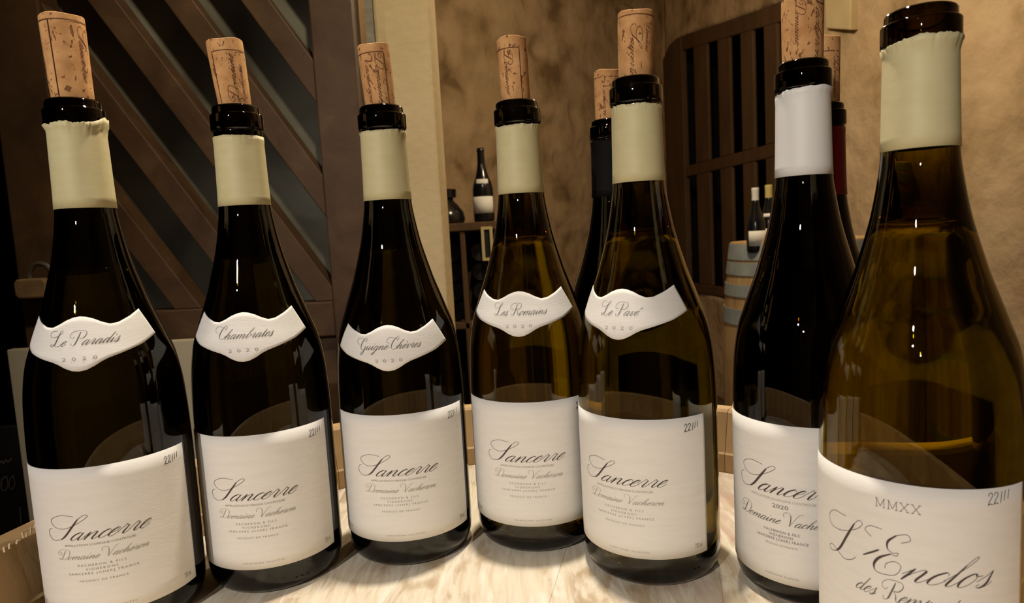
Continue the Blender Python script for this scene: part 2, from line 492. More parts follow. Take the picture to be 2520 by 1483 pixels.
def ribbon(mb, pts, w0, w1, n=6, dirw=(-.55, -.83)):
    P = cat_rom([(x, y, 0) for x, y in pts], n)
    L, Rr = [], []
    for k, p in enumerate(P):
        t = P[min(k + 1, len(P) - 1)] - P[max(k - 1, 0)]
        if t.length < 1e-9: t = Vector((1, 0, 0))
        t.normalize()
        d = max(0.0, t.x * dirw[0] + t.y * dirw[1])
        e = min(1.0, 4.0 * min(k, len(P) - 1 - k) / len(P))
        hw = 0.5 * (w0 + (w1 - w0) * d ** 2.2 * (0.35 + 0.65 * e))
        nn = Vector((-t.y, t.x, 0)) * hw
        L.append(p + nn)
        Rr.append(p - nn)
    k = len(P)
    mb.add(L + Rr, [(i, i + 1, k + i + 1, k + i) for i in range(k - 1)])


def script(mb, text, x0, x1, y0, xh, hair=.07, thick=.22, capk=1.0, slope=0.0):
    """Copperplate text between x0 and x1 on baseline y0 with x-height xh."""
    tmp, x = MB(), 0.0
    for ch in text:
        if ch in CAPS:
            adv, st, lead = CAPS[ch]
            x += lead * 0.45 * capk if tmp.v else 0
            for kd, pts in st:
                P = [(x + a * capk, b * capk) for a, b in pts]
                ribbon(tmp, P, hair * 1.15, thick * kd if kd else hair * 1.15, 6)
            x += adv * capk * 0.85
        else:
            adv, st = LOW[ch]
            for kd, pts in st:
                P = [(x + a * SW + b * SL, b) for a, b in pts]
                if kd == 2: ribbon(tmp, P, thick, thick, 2)
                else: ribbon(tmp, P, hair, thick * max(kd, .45) if kd else hair, 5)
            x += adv * SW
    if not tmp.v: return
    a0, a1 = min(p[0] for p in tmp.v), max(p[0] for p in tmp.v)
    k = (x1 - x0) / (a1 - a0)
    mb.add([(x0 + (p[0] - a0) * k, y0 + p[1] * xh, 0) for p in tmp.v], tmp.f)


def strokes(mb, sts, x0, y0, w, h, lw, n=4):
    for pts in sts:
        ribbon(mb, [(x0 + a * w, y0 + b * h) for a, b in pts], lw, lw, n)


_fc = {}


def caps(mb, text, xc, y0, width, height, extra=1.0):
    """Sans capitals from the built-in font, centred on xc."""
    key = (text, extra)
    if key not in _fc:
        cu = bpy.data.curves.new('t', 'FONT')
        cu.body = text
        cu.space_character = extra
        cu.resolution_u = 2
        ob = bpy.data.objects.new('t', cu)
        C.objects.link(ob)
        bpy.context.view_layer.update()
        me = ob.evaluated_get(bpy.context.evaluated_depsgraph_get()).to_mesh()
        _fc[key] = ([tuple(v.co) for v in me.vertices], [tuple(p.vertices) for p in me.polygons])
        ob.evaluated_get(bpy.context.evaluated_depsgraph_get()).to_mesh_clear()
        bpy.data.objects.remove(ob)
        bpy.data.curves.remove(cu)
    v, f = _fc[key]
    a0, a1 = min(p[0] for p in v), max(p[0] for p in v)
    k, ky = width / (a1 - a0), height / 0.7
    mb.add([(xc + (p[0] - (a0 + a1) / 2) * k, y0 + p[1] * ky, 0) for p in v], f)


HAND = [[(0, .75), (.05, .97), (.14, .98), (.17, .75), (.04, .3), (.01, .05), (.09, .16), (.19, .06)],
        [(.26, .78), (.30, 1.0), (.39, .98), (.42, .78), (.29, .35), (.26, .1), (.34, .2), (.44, .12)],
        [(.60, 1.05), (.54, .15)], [(.76, 1.08), (.71, .3)], [(.95, 1.12), (.90, .4)]]


def subdivide_long(mb, mx):
    """cut wide faces so that print follows the curve of the glass"""
    return mb


# ------------------------------------------------------------------ bottle body
BH = 0.2909
PROF = [(.2309, .0152), (.2205, .0165), (.2034, .0197), (.1843, .0250), (.1776, .0271), (.165, .0316), (.1592, .0336), (.1485, .0372), (.1338, .0397), (.119, .0408), (.099, .0414), (.06, .0415), (.014, .0414)]
NECKP = [(BH - .0172, .0141), (.2600, .0144), (.2450, .0147)]
_dense = [(p.y, p.x) for p in cat_rom([(r, z, 0) for z, r in ([(BH - .0155, .0140)] + NECKP + PROF)], 6)]
_dz = [z for z, r in _dense][::-1]
_dr = [r for z, r in _dense][::-1]


def prad(z):
    return interp(z, _dz, _dr)


GT = .0018
INNER = [(.0006, .0215), (.010, .020), (.020, .0145), (.028, .0088), (.033, .0066), (.0370, .0080), (.0390, .0130)]


def wine_mesh(name, mat, level, n=72):
    mb = MB()
    g = .00025
    pr = [(r - (g if r > .03 else 0), z + g) for r, z in INNER]
    z = .020
    while z < level - .0005:
        pr.append((prad(z) - GT - g, z))
        z += .005
    r = prad(level) - GT - g
    pr += [(r, level + .0004), (r - .0010, level - .0003), (.0006, level - .0004)]
    mb.lathe(pr, n, cap0=True, cap1=True)
    return mb.mesh(name, mat, True, 50)


def glass_mesh(name, mat, n=96):
    mb = MB()
    out = [(.0097, BH - .0004), (.0104, BH), (.0122, BH - .0001), (.0134, BH - .0008), (.0139, BH - .0018), (.0140, BH - .0048), (.0142, BH - .0052), (.0150, BH - .0054), (.0153, BH - .0058), (.0154, BH - .0066), (.0154, BH - .0134), (.0153, BH - .0143), (.0149, BH - .0149), (.0144, BH - .0153)]
    out += [(r, z) for z, r in _dense]
    out += [(.0410, .0085), (.0398, .0042), (.0375, .0014), (.0345, .0002), (.031, 0), (.028, .0012), (.020, .008), (.010, .014), (.0008, .0155)]
    inner = list(INNER)
    z = .020
    while z < BH - .03:
        inner.append((prad(z) - GT if z < .205 else min(prad(z) - GT, .0125), z))
        z += .005
    inner += [(.0102, BH - .025), (.0097, BH - .016), (.0094, BH - .004)]
    mb.lathe(out, n, cap1=True)
    k = len(mb.v)
    mb.lathe(inner, n, cap0=True)
    no = len(mb.v) - n
    for i in range(n):   # mouth of the bore
        j = (i + 1) % n
        mb.f.append((no + i, no + j, j, i))
    mb.f = [f[::-1] for f in mb.f]
    return mb.mesh(name, mat, True, 60)


def wrap(mb, zc, eps, rad=None, rscale=1.0):
    """flat label coordinates (arc, height) -> bottle surface, facing -Y"""
    vs = []
    for x, y, _ in mb.v:
        z = zc + y
        r = (rad or prad(z)) + eps
        rr = rad or prad(z)
        a = x / rr
        vs.append((r * math.sin(a), -r * math.cos(a), z))
    mb.v = vs
    return mb


def patch(width_l, width_r, z0, z1, nx=64, nz=10):
    mb = MB()
    for j in range(nz + 1):
        for i in range(nx + 1):
            mb.v.append((width_l + (width_r - width_l) * i / nx, z0 + (z1 - z0) * j / nz, 0))
    for j in range(nz):
        for i in range(nx):
            a = j * (nx + 1) + i
            mb.f.append((a, a + 1, a + nx + 2, a + nx + 1))
    return mb


def solid(o, t):
    m = o.modifiers.new('thickness', 'SOLIDIFY')
    m.thickness = t
    m.offset = -1.0
    return o


# ---- main label (shared mesh)
LT, LB = .0992, .0186


def sheet_mesh(name, half, z0, z1):
    return wrap(patch(-half, half, z0, z1), 0, .00025).mesh(name, M['label'], True)


def print_main():
    out = []

    def add(name, mat, fn):
        m_ = MB()
        fn(m_)
        out.append(wrap(m_, 0, .0004).mesh(name, M[mat]))
    add('appellation_name', 'ink', lambda m_: script(m_, 'Sancerre', -.0262, .0265, LT - .0385, .0040, .045, .165, .92))
    add('estate_name', 'ink_grey', lambda m_: script(m_, 'Domaine Vacheron', -.0215, .0240, LT - .0490, .0018, .07, .20, .95))
    add('appellation_line', 'ink_grey', lambda m_: caps(m_, 'APPELLATION D\u2019ORIGINE CONTR\u00d4L\u00c9E', .0005, LT - .0418, .0350, .0011))
    add('maker_line', 'ink_grey', lambda m_: caps(m_, 'VACHERON & FILS', .0006, LT - .0530, .0235, .0012, 1.5))
    add('growers_line', 'ink_grey', lambda m_: caps(m_, 'VIGNERONS', .0006, LT - .0553, .0155, .0012, 1.5))
    add('address_line', 'ink_grey', lambda m_: caps(m_, 'SANCERRE [CHER] FRANCE', .0008, LT - .0575, .0345, .0012, 1.4))
    add('origin_line', 'ink_grey', lambda m_: caps(m_, 'PRODUIT DE FRANCE', .0008, LT - .0615, .0235, .0010, 1.4))
    add('sulphite_line', 'ink_grey', lambda m_: caps(m_, 'CONTAINS SULFITES', .0030, LB + .0035, .0240, .0009, 1.4))
    add('volume_mark', 'ink_grey', lambda m_: caps(m_, '750 ml', .0445, LB + .0036, .0052, .0030))
    add('alcohol_mark', 'ink_grey', lambda m_: caps(m_, '13,5% vol', -.0430, LB + .0036, .0080, .0030))
    add('handwritten_date', 'pen', lambda m_: strokes(m_, HAND, .0370, LT - .0085, .0095, .0046, .00035))
    return out


ME_PRINT = print_main()
ME_SHEET = sheet_mesh('front_label', .0515, LB, LT)


# ---- neck label
def neck_label(dz, name, x0, x1, slope=0):
    zt = .154 + dz
    ta, tv = [0, .10, .22, .34, .47, .60, .80, 1.0], [0, -.0004, -.0017, -.0036, -.0051, -.0048, -.0023, .0009]
    ba, bv = [0, .08, .17, .25, .33, .48, .75, 1.0], [-.0277, -.0273, -.0257, -.0238, -.0224, -.0208, -.0178, -.0136]
    mb = MB()
    nx, nz = 72, 10
    for j in range(nz + 1):
        t = j / nz
        for i in range(nx + 1):
            a = -1 + 2 * i / nx
            zb = zt + interp(abs(a), ba, bv)
            ztop = zt + interp(abs(a), ta, tv)
            z = zb + (ztop - zb) * t
            arc = a * (.0406 + (.0298 - .0406) * t)
            r = prad(z)
            th = arc / r
            rr = r + .00025
            mb.v.append((rr * math.sin(th), -rr * math.cos(th), z))
    for j in range(nz):
        for i in range(nx):
            q = j * (nx + 1) + i
            mb.f.append((q, q + 1, q + nx + 2, q + nx + 1))
    sheet = mb.mesh('neck_label', M['label'], True)
    g, s = MB(), MB()
    script(g, name, x0, x1, zt - .0146, .0025, .06, .16, 0.90)
    caps(s, '2020', .0000, zt - .0222, .0165, .0019, 2.2)
    for q in (g, s):
        q.v = [(x + (y - zt + .0146) * 0, y, z) for x, y, z in q.v]
        wrap(q, 0, .0005)
    return sheet, g.mesh('cuvee_lettering', M['ink_mid']), s.mesh('vintage_lettering', M['ink_grey'])


# ---- capsules
def capsule_mesh(name, mat, top, bot, seed, jag=.0006, tear=None, scale=1.0):
    rnd = random.Random(seed)
    n, nz = 120, 14
    ph = [rnd.uniform(0, 6.28) for _ in range(8)]
    mb = MB()
    for j in range(nz + 1):
        for i in range(n):
            a = 2 * math.pi * i / n
            th = (math.degrees(a) + 90 + 180) % 360 - 180     # degrees from -Y, towards +X positive
            e = sum(math.sin(a * k + ph[k % 8]) / (k ** .5) for k in (2, 5, 9, 14, 23, 37)) * jag * .5
            zt = top + e + rnd.uniform(-.5, .5) * jag * .5
            if tear: zt += tear(th)
            t = j / nz
            z = bot + (zt - bot) * (t ** .8)
            r = prad(z) + .00035
            rz = BH - .0150
            if z > rz - .0012: r = max(r, .0150 + .0008 * min(1, (z - rz + .0012) / .002))
            r += rnd.uniform(0, .00025) * (1 if j >= nz - 1 else 0)
            mb.v.append((r * math.cos(a), r * math.sin(a), z))
    for j in range(nz):
        for i in range(n):
            k = (i + 1) % n
            mb.f.append((j * n + i, j * n + k, (j + 1) * n + k, (j + 1) * n + i))
    return mb.mesh(name, mat, True, 70)


ME_GLASS = glass_mesh('glass_body', M['glass'])
ME_GLASS_P = glass_mesh('glass_body_deep', M['glass_deep'])
ME_GLASS_D = glass_mesh('glass_body_dark', M['glass_dark'])
ME_WINE = wine_mesh('white_wine', M['wine'], .2035)
ME_RED = wine_mesh('red_wine', M['redwine'], .215)


def make_bottle(loc, theta, scale, label, glass_me, cap_me, neck=None, main='std', zs=1.0, lz=0.0, lrot=0.0):
    t = empty('wine_bottle', (loc[0], loc[1], 0), R_(theta))
    t.scale = (scale, scale, zs)
    prop(t, label, 'bottle', 'open wine bottles on the barrel head')
    link('glass_body', glass_me, t)
    link('wine', ME_RED if glass_me is ME_GLASS_D else ME_WINE, t)
    solid(link('neck_capsule', cap_me, t), .00018)
    if main == 'std':
        s = solid(link('front_label', ME_SHEET, t), .00012)
        s.location.z = lz
        s.rotation_euler.z = R_(lrot)
        for me in ME_PRINT: link(me.name.split('.')[0], me, s)
    elif main:
        s = solid(link('front_label', main[0], t), .00012)
        for me in main[1:]: link(me.name.split('.')[0], me, s)
    if neck:
        s = solid(link('shoulder_label', neck[0], t), .00012)
        link('cuvee_lettering', neck[1], s)
        link('vintage_lettering', neck[2], s)
    return t


# ------------------------------------------------------------------ the room
FL = -0.94


def struct(o):
    o['kind'] = 'structure'
    return o


PF = at(1645, 400, 5.0)
PN = at(1935, 372, 3.44)
PF.z = PN.z = 0
WD = (PN - PF).normalized()          # along the right wall, towards the viewer
WN = Vector((-WD.y, WD.x, 0))        # into the room?
if WN.dot(CAM - PF) < 0: WN = -WN


def wpt(q, z, off=0.0):
    p = PF + WD * q + WN * off
    return Vector((p.x, p.y, z))


def wq(u, v):
    p = onplane(u, v, PF, WN)
    return (p - PF).dot(WD), p.z


def rough_grid(name, mat, P, nu, nv, amp, freq, seed=0.0, thick=0.12, tw=None):
    """a rough plastered surface: P(s,t) gives the smooth point and its normal; noise pushes it in and out"""
    from mathutils import noise
    mb = MB()
    for j in range(nv + 1):
        for i in range(nu + 1):
            p, n = P(i / nu, j / nv)
            q = p * freq + Vector((seed, seed * 2, seed * 3))
            d = noise.fractal(q, 1.0, 2.0, 4) * amp
            pit = noise.noise(q * 2.6 + Vector((9, 4, 2)))
            if pit > .30: d -= (pit - .30) * amp * 3.2
            mb.v.append(tuple(p + n * d))
    for j in range(nv):
        for i in range(nu):
            a = j * (nu + 1) + i
            mb.f.append((a, a + 1, a + nu + 2, a + nu + 1))
    o = mb.build(name, mat, None, True, 80)
    if thick:
        m = o.modifiers.new('thickness', 'SOLIDIFY')
        m.thickness = thick
        p0, p1, p2 = (Vector(mb.v[k]) for k in (0, 1, nu + 1))
        m.offset = -1 if (p1 - p0).cross(p2 - p0).dot(P(0, 0)[1]) > 0 else 1
    return struct(o)


# back wall with the vault springing from it and running over the viewer
P0, P1 = Vector((-0.75, 3.35, 0)), wpt(-.25, 0)
BD = (P1 - P0)
BN = Vector((BD.y, -BD.x, 0)).normalized()
if BN.dot(CAM - P0) < 0: BN = -BN


def back_fn(s, t):
    b = P0 + BD * s
    z = FL + t * (1.80 - FL)
    return Vector((b.x, b.y, z)), BN


rough_grid('wall_back', M['wall'], back_fn, 170, 150, .018, 2.6, 3.0)


def vault_fn(s, t):
    b = P0 + BD * (s * 2.2 - .45)
    a = t * math.pi / 2
    rad, hz = 3.0, 0.50
    d = rad * (1 - math.cos(a))
    z = 1.76 + hz * math.sin(a)
    n = (BN * (math.cos(a) / rad) - Vector((0, 0, 1)) * (math.sin(a) / hz)).normalized()
    p = Vector((b.x, b.y, 0)) + BN * d
    return Vector((p.x, p.y, z)), n


rough_grid('ceiling', M['wall'], vault_fn, 260, 170, .020, 2.8, 11.0)

# right wall around the gate niche
g_l, _ = wq(1645, 400)
g_r, _ = wq(1935, 372)
_, g_b = wq(1740, 722)
gz_top = 1.62
NEAR = 8.5


def wall_piece(name, q0, q1, z0, z1, nu, nv, seed):
    def fn(s, t):
        return wpt(q0 + (q1 - q0) * s, z0 + (z1 - z0) * t), WN
    return rough_grid(name, M['wall'], fn, nu, nv, .014, 3.2, 7.0, .15, 1)


wall_piece('wall_right', g_r + .0, NEAR, FL, 2.3, 240, 150, 1)
wall_piece('wall_right_far', -.45, g_l, FL, 2.3, 16, 120, 2)
wall_piece('wall_right_below', g_l, g_r, FL, g_b - .01, 40, 30, 3)
nb = MB()                                # store behind the gate, its unlit dark put into the colour
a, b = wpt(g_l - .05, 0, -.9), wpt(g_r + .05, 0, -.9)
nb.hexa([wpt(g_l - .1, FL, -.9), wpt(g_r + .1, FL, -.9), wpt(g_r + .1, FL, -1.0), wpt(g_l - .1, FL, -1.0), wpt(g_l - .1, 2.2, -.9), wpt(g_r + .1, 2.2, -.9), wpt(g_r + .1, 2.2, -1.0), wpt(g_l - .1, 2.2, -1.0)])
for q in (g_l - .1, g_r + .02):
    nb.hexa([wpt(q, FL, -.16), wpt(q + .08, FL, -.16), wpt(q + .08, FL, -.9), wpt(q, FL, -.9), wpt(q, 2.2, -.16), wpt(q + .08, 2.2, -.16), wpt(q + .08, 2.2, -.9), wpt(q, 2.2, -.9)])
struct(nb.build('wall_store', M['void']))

fl = MB()
fl.box(-3.2, 3.6, -3.2, 6.5, FL - .1, FL)
struct(fl.build('floor', M['floor']))
fw = MB()
fw.box(-3.2, 3.6, -3.3, -3.1, FL, 2.4)
struct(fw.build('wall_front', M['wall']))
cl = MB()
cl.box(-3.2, 3.6, -3.2, 1.2, 2.28, 2.38)
struct(cl.build('ceiling_front', M['wall']))

# left side: store wall behind the slatted door, painted near-black as unlit depth
lw = MB()
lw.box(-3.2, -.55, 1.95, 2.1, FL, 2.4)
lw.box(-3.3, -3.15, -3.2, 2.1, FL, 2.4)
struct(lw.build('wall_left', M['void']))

# pale stone pier and its reveal, whose shade is put into a greyer stone colour
DY = 1.16
pl = MB()
y0 = 1.28
xl, xr = at(935, 400, y0).x, at(1082, 400, y0).x
# the pier follows plumb edges
ptl, ptr = at(937, 300, y0), at(1073, 300, y0)
pl.box(ptl.x, ptr.x, y0, y0 + .14, FL, 2.3)
o = struct(pl.build('wall_pier', M['stone']))
bevel(o, .006)
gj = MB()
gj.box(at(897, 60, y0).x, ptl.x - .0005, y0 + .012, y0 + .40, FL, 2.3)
struct(gj.build('trim_1', M['stone_shaded']))

# ------------------------------------------------------------------ slatted door (left)
door = empty('door_1', (at(440, 800, DY).x, DY, FL))
door['kind'] = 'structure'


def dpt(u, v, y=DY):
    p = at(u, v, y)
    return p


def door_part(name, pts, y0, y1, mat, bv=.003):
    mb = MB()
    mb.slab([(x - door.location.x, y0 - DY, z - FL) for x, z in pts], (0, y1 - y0, 0))
    o = mb.build(name, mat, door)
    bm = bmesh.new()
    bm.from_mesh(o.data)
    bmesh.ops.recalc_face_normals(bm, faces=bm.faces)
    bm.to_mesh(o.data)
    bm.free()
    if bv: bevel(o, bv)
    return o


ls0, ls1 = dpt(33, 400).x, dpt(165, 400).x
rs0, rs1 = dpt(800, 400).x, dpt(902, 400).x
rail_t, rail_b = dpt(600, 750).z, dpt(600, 835).z
dtop = 1.75
door_part('stile', [(ls0, FL + .02), (ls1, FL + .02), (ls1, dtop), (ls0, dtop)], DY - .025, DY + .035, M['darkwood'])
door_part('stile', [(rs0, FL + .02), (rs1, FL + .02), (rs1, dtop), (rs0, dtop)], DY - .025, DY + .035, M['darkwood'])
door_part('rail', [(ls1, rail_b), (rs0, rail_b), (rs0, rail_t), (ls1, rail_t)], DY - .022, DY + .03, M['darkwood'])
door_part('rail', [(ls1, dtop - .1), (rs0, dtop - .1), (rs0, dtop), (ls1, dtop)], DY - .022, DY + .03, M['darkwood'])
door_part('kick_panel', [(ls1, FL + .02), (rs0, FL + .02), (rs0, rail_b), (ls1, rail_b)], DY - .005, DY + .02, M['darkwood'])
pane = door_part('pane', [(ls1, rail_t), (rs0, rail_t), (rs0, dtop - .1), (ls1, dtop - .1)], DY + .030, DY + .036, M['pane'], 0)


def clip(poly, f):
    out = []
    for i in range(len(poly)):
        a, b = poly[i], poly[(i + 1) % len(poly)]
        fa, fb = f(a), f(b)
        if fa >= 0: out.append(a)
        if (fa >= 0) != (fb >= 0):
            t = fa / (fa - fb)
            out.append((a[0] + (b[0] - a[0]) * t, a[1] + (b[1] - a[1]) * t))
    return out


# slat upper edges measured on the door plane: every ~0.155 m
e0, e1 = dpt(428, 427, DY - .01), dpt(529, 559, DY - .01)
slope = (e1.z - e0.z) / (e1.x - e0.x)
lowr = dpt(428, 532, DY - .01)
thick = e0.z - lowr.z
nxt = dpt(380, 601, DY - .01)
step = (e0.z + slope * (nxt.x - e0.x)) - nxt.z
for k in range(-2, 9):
    c0 = e0.z - slope * e0.x + step * k
    big = [(ls1 - .01, c0 + slope * (ls1 - .01)), (rs0 + .01, c0 + slope * (rs0 + .01)), (rs0 + .01, c0 + slope * (rs0 + .01) - thick), (ls1 - .01, c0 + slope * (ls1 - .01) - thick)]
    pg = clip(clip(clip(clip(big, lambda p: p[1] - rail_t), lambda p: dtop - .1 - p[1]), lambda p: p[0] - ls1), lambda p: rs0 - p[0])
    if len(pg) < 3: continue
    ar = abs(sum(pg[i][0] * pg[(i + 1) % len(pg)][1] - pg[(i + 1) % len(pg)][0] * pg[i][1] for i in range(len(pg)))) / 2
    if ar < .0008: continue
    door_part('slat', pg, DY - .018, DY + .028, M['darkwood'], .002)

# padlock hanging on the door stile
pk = at(78, 697, DY - .05)
lock = empty('padlock', (pk.x, DY - .046, pk.z - .025))
prop(lock, 'worn brass padlock hanging on the edge of the dark slatted door', 'padlock')
mb = MB()
mb.slab([(-.026, -.010, .004), (-.020, -.010, 0), (.020, -.010, 0), (.026, -.010, .004), (.027, -.010, .026), (.022, -.010, .033), (-.022, -.010, .033), (-.027, -.010, .026)], (0, .020, 0))
bevel(mb.build('lock_body', M['brass'], lock), .003)
mb = MB()
mb.tube(cat_rom([(-.004, 0, .030), (-.004, 0, .042), (.008, 0, .056), (.024, 0, .054), (.034, 0, .040), (.034, .0, .028)], 6), .0042, 8)
mb.build('shackle', M['steel'], lock, True)
mb = MB()
mb.tube([(.026, .004, .05), (.026, .020, .05)], .006, 10)
mb.build('staple', M['steel'], lock, True)

# ------------------------------------------------------------------ the gate in the right wall
gate = empty('door_2', wpt((g_l + g_r) / 2, g_b))
gate['kind'] = 'structure'
gM = gate.matrix_basis.translation if False else Vector(gate.location)


def gate_part(name, pts, o0, o1, mat=None):
    mb = MB()
    P = [wpt(q, z, o0) - Vector(gate.location) for q, z in pts]
    mb.slab(P, WN * (o1 - o0))
    o = mb.build(name, mat or M['gatewood'], gate)
    bm = bmesh.new()
    bm.from_mesh(o.data)
    bmesh.ops.recalc_face_normals(bm, faces=bm.faces)
    bm.to_mesh(o.data)
    bm.free()
    bevel(o, .006)
    return o


def top_at(q):      # sloping arched head of the gate
    return interp(q, GT_Q, GT_Z)


tl = [wq(u, v) for u, v in ((1646, 140), (1652, 112), (1668, 96), (1700, 82), (1780, 56), (1860, 28), (1935, 2))]
GT_Q, GT_Z = [a for a, b in tl], [b for a, b in tl]
GT_Q[0] = g_l


def above_fn(s_, t):
    q = g_l + (g_r - g_l) * s_
    z0 = top_at(q) + .004
    return wpt(q, z0 + (2.3 - z0) * t), WN


rough_grid('wall_right_above', M['wall'], above_fn, 48, 30, .010, 3.2, 7.0, .15)
sq = [wq(u, v) for u, v in ((2046, 70), (2108, 74), (2110, -90), (2044, -95))]
mb = MB()
mb.slab([wpt(q, z, -.02) for q, z in sq], WN * .05)
o = struct(mb.build('trim_2', M['stone']))
bm = bmesh.new()
bm.from_mesh(o.data)
bmesh.ops.recalc_face_normals(bm, faces=bm.faces)
bm.to_mesh(o.data)
bm.free()
bevel(o, .006)
qs = [wq(u, 390)[0] for u in (1690, 1716, 1749, 1775, 1804, 1831, 1861, 1888, 1921)]
zmid0, zmid1 = wq(1740, 424)[1], wq(1740, 396)[1]
zb1 = wq(1740, 700)[1]
trail = .09
gate_part('stile', [(g_l, g_b), (qs[0], g_b), (qs[0], top_at(qs[0]))] + [(q, z) for q, z in list(zip(GT_Q, GT_Z))[::-1] if q < qs[0] - .01] + [(g_l, top_at(g_l) - .05)][:0], -.02, .020)
tops = [(q, top_at(q)) for q in [qs[0]] + [q for q in GT_Q if qs[0] < q < g_r] + [g_r]]
gate_part('top_rail', [(qs[0], tops[0][1] - trail)] + [(g_r, tops[-1][1] - trail * 1.05)] + tops[::-1], -.015, .014)
gate_part('middle_rail', [(qs[0], zmid0), (g_r, zmid0), (g_r, zmid1), (qs[0], zmid1)], -.015, .012)
gate_part('bottom_rail', [(qs[0], g_b), (g_r, g_b), (g_r, zb1), (qs[0], zb1)], -.015, .014)
for i in range(1, len(qs), 2):
    q0, q1 = qs[i], (qs[i + 1] if i + 1 < len(qs) else g_r)
    gate_part('bar', [(q0, zmid1), (q1, zmid1), (q1, top_at(q1) - trail), (q0, top_at(q0) - trail)], -.012, .010)
    gate_part('bar', [(q0, zb1), (q1, zb1), (q1, zmid0), (q0, zmid0)], -.012, .010)

# ------------------------------------------------------------------ barrels
BC, BR = Vector((0, .305, 0)), .292


def stave_mesh(name, mat, n, r_in, r_top, r_mid, hgt, chime):
    """one stave, standing at angle 0, head plane at z=0"""
    da = math.pi / n * .994
    zs = [chime - hgt * k / 10 for k in range(11)]

    def rout(z):
        t = (chime - z) / hgt
        return r_top + (r_mid - r_top) * (1 - (2 * t - 1) ** 2)
    outer = [(rout(z), z) for z in zs]
    inner = [(rout(z) - .026, z) for z in zs[::-1] if -hgt + chime + .02 < z < -.06]
    inner = [(rout(zs[-1]) - .02, zs[-1])] + inner + [(r_in, -.035), (r_in, chime * .30), (r_in + .0015, chime * .33), (r_in + .0095, chime * .96), (r_in + .012, chime)]
    sec = outer + inner
    mb = MB()
    cols = 4
    for c in range(cols):
        a = -da + 2 * da * c / (cols - 1)
        for r, z in sec: mb.v.append((r * math.cos(a), r * math.sin(a), z))
    k = len(sec)
    for c in range(cols - 1):
        for i in range(k):
            j = (i + 1) % k
            mb.f.append((c * k + i, c * k + j, (c + 1) * k + j, (c + 1) * k + i))
    mb.f.append(tuple(range(k)))
    mb.f.append(tuple((cols - 1) * k + i for i in range(k))[::-1])
    me = mb.mesh(name, mat)
    bm = bmesh.new()
    bm.from_mesh(me)
    bmesh.ops.recalc_face_normals(bm, faces=bm.faces)
    bm.to_mesh(me)
    bm.free()
    return me, rout


def head_board(mb, R, a, b, dirv, top, t):
    """strip of the round head between offsets a and b across dirv"""
    px = Vector((-dirv.y, dirv.x, 0))
    pts = []
    n = 14
    for k in range(n + 1):
        o = a + (b - a) * k / n
        h = math.sqrt(max(R * R - o * o, 1e-6))
        pts.append(px * o + dirv * h)
    for k in range(n, -1, -1):
        o = a + (b - a) * k / n
        h = math.sqrt(max(R * R - o * o, 1e-6))
        pts.append(px * o - dirv * h)
    mb.slab([(p.x, p.y, top - t) for p in pts], (0, 0, t))


def make_barrel(name, loc, n, r_in, r_top, r_mid, hgt, chime, label, hoops, hoopmat, stavemat, headmat, dirv, nb):
    t = empty(name, loc)
    prop(t, label, 'barrel')
    me, rout = stave_mesh('stave', stavemat, n, r_in, r_top, r_mid, hgt, chime)
    for i in range(n):
        o = link('stave', me, t)
        o.rotation_euler = (0, 0, 2 * math.pi * (i + .37) / n)
    for z0, z1 in hoops:
        mb = MB()
        zz = [z0 + (z1 - z0) * k / 3 for k in range(4)]
        mb.lathe([(rout(z) + .0008, z) for z in zz] + [(rout(z) + .0034, z) for z in zz[::-1]] + [(rout(z0) + .0008, z0)], 72)
        mb.build('hoop', hoopmat, t, True)
    w = 2 * (r_in - .0008) / nb
    for k in range(nb):
        mb = MB()
        a0 = -(r_in - .0008) + w * k
        head_board(mb, r_in - .0006, a0 + .00004, a0 + w - .00004, dirv, 0.0, .022)
        o = mb.build('head_board', headmat, t)
        bm = bmesh.new()
        bm.from_mesh(o.data)
        bmesh.ops.recalc_face_normals(bm, faces=bm.faces)
        bm.to_mesh(o.data)
        bm.free()
        bevel(o, .0002, 1)
    return t


jd = Vector((.24, 1, 0)).normalized()
barrel = make_barrel('wine_barrel', (BC.x, BC.y, 0), 26, .2825, .306, .352, -FL + .05, .05,
                     'upright oak barrel with pale stained head carrying the open wine bottles', [(-.02, .03), (-.14, -.10), (-.32, -.28), (-.62, -.58), (-.80, -.76), (-.88, -.84)], M['hoop'], M['stave'], M['head'], jd, 6)
# frayed slivers of oak on the rim
for k, (u, v, du, dv) in enumerate([(83, 1296, 12, -16), (88, 1292, 10, -12), (57, 1318, -5, -9), (64, 1316, 6, -5), (40, 1333, 8, -3), (22, 1345, 2, -6), (10, 1353, -2, -5), (75, 1308, 3, -12)]):
    d = ray(u, v)
    p = CAM + d * ((.0505 - CAM_H) / d.z)
    q = at(u + du, v + dv, p.y)
    mid = (p + q) / 2 + Vector((0, 0, .0012))
    mb = MB()
    mb.tube([tuple(x - barrel.location) for x in (p - Vector((0, 0, .001)), mid, q)], [.0006, .0005, .00015], 5)
    mb.build('splinter', M['splinter'], barrel)

bb = at(1976, 600, 2.55)
zb = at(1976, 588, 2.55).z
bhoops = [(.028, .038), (-.04, -.005), (-.155, -.105), (-.46, -.42)]
BS = .264
back_barrel = make_barrel('wine_barrel', (bb.x, 2.55, zb - .035), 24, .242, BS, .302, zb - FL, .035,
                          'old barrel with grey-blue hoops standing by the slatted gate', [(-.028, .030), (-.085, -.038), (-.165, -.120), (-.27, -.212), (-.70, -.66), (-.90, -.86)], M['bluehoop'], M['stave'], M['head'], Vector((1, .3, 0)).normalized(), 6)


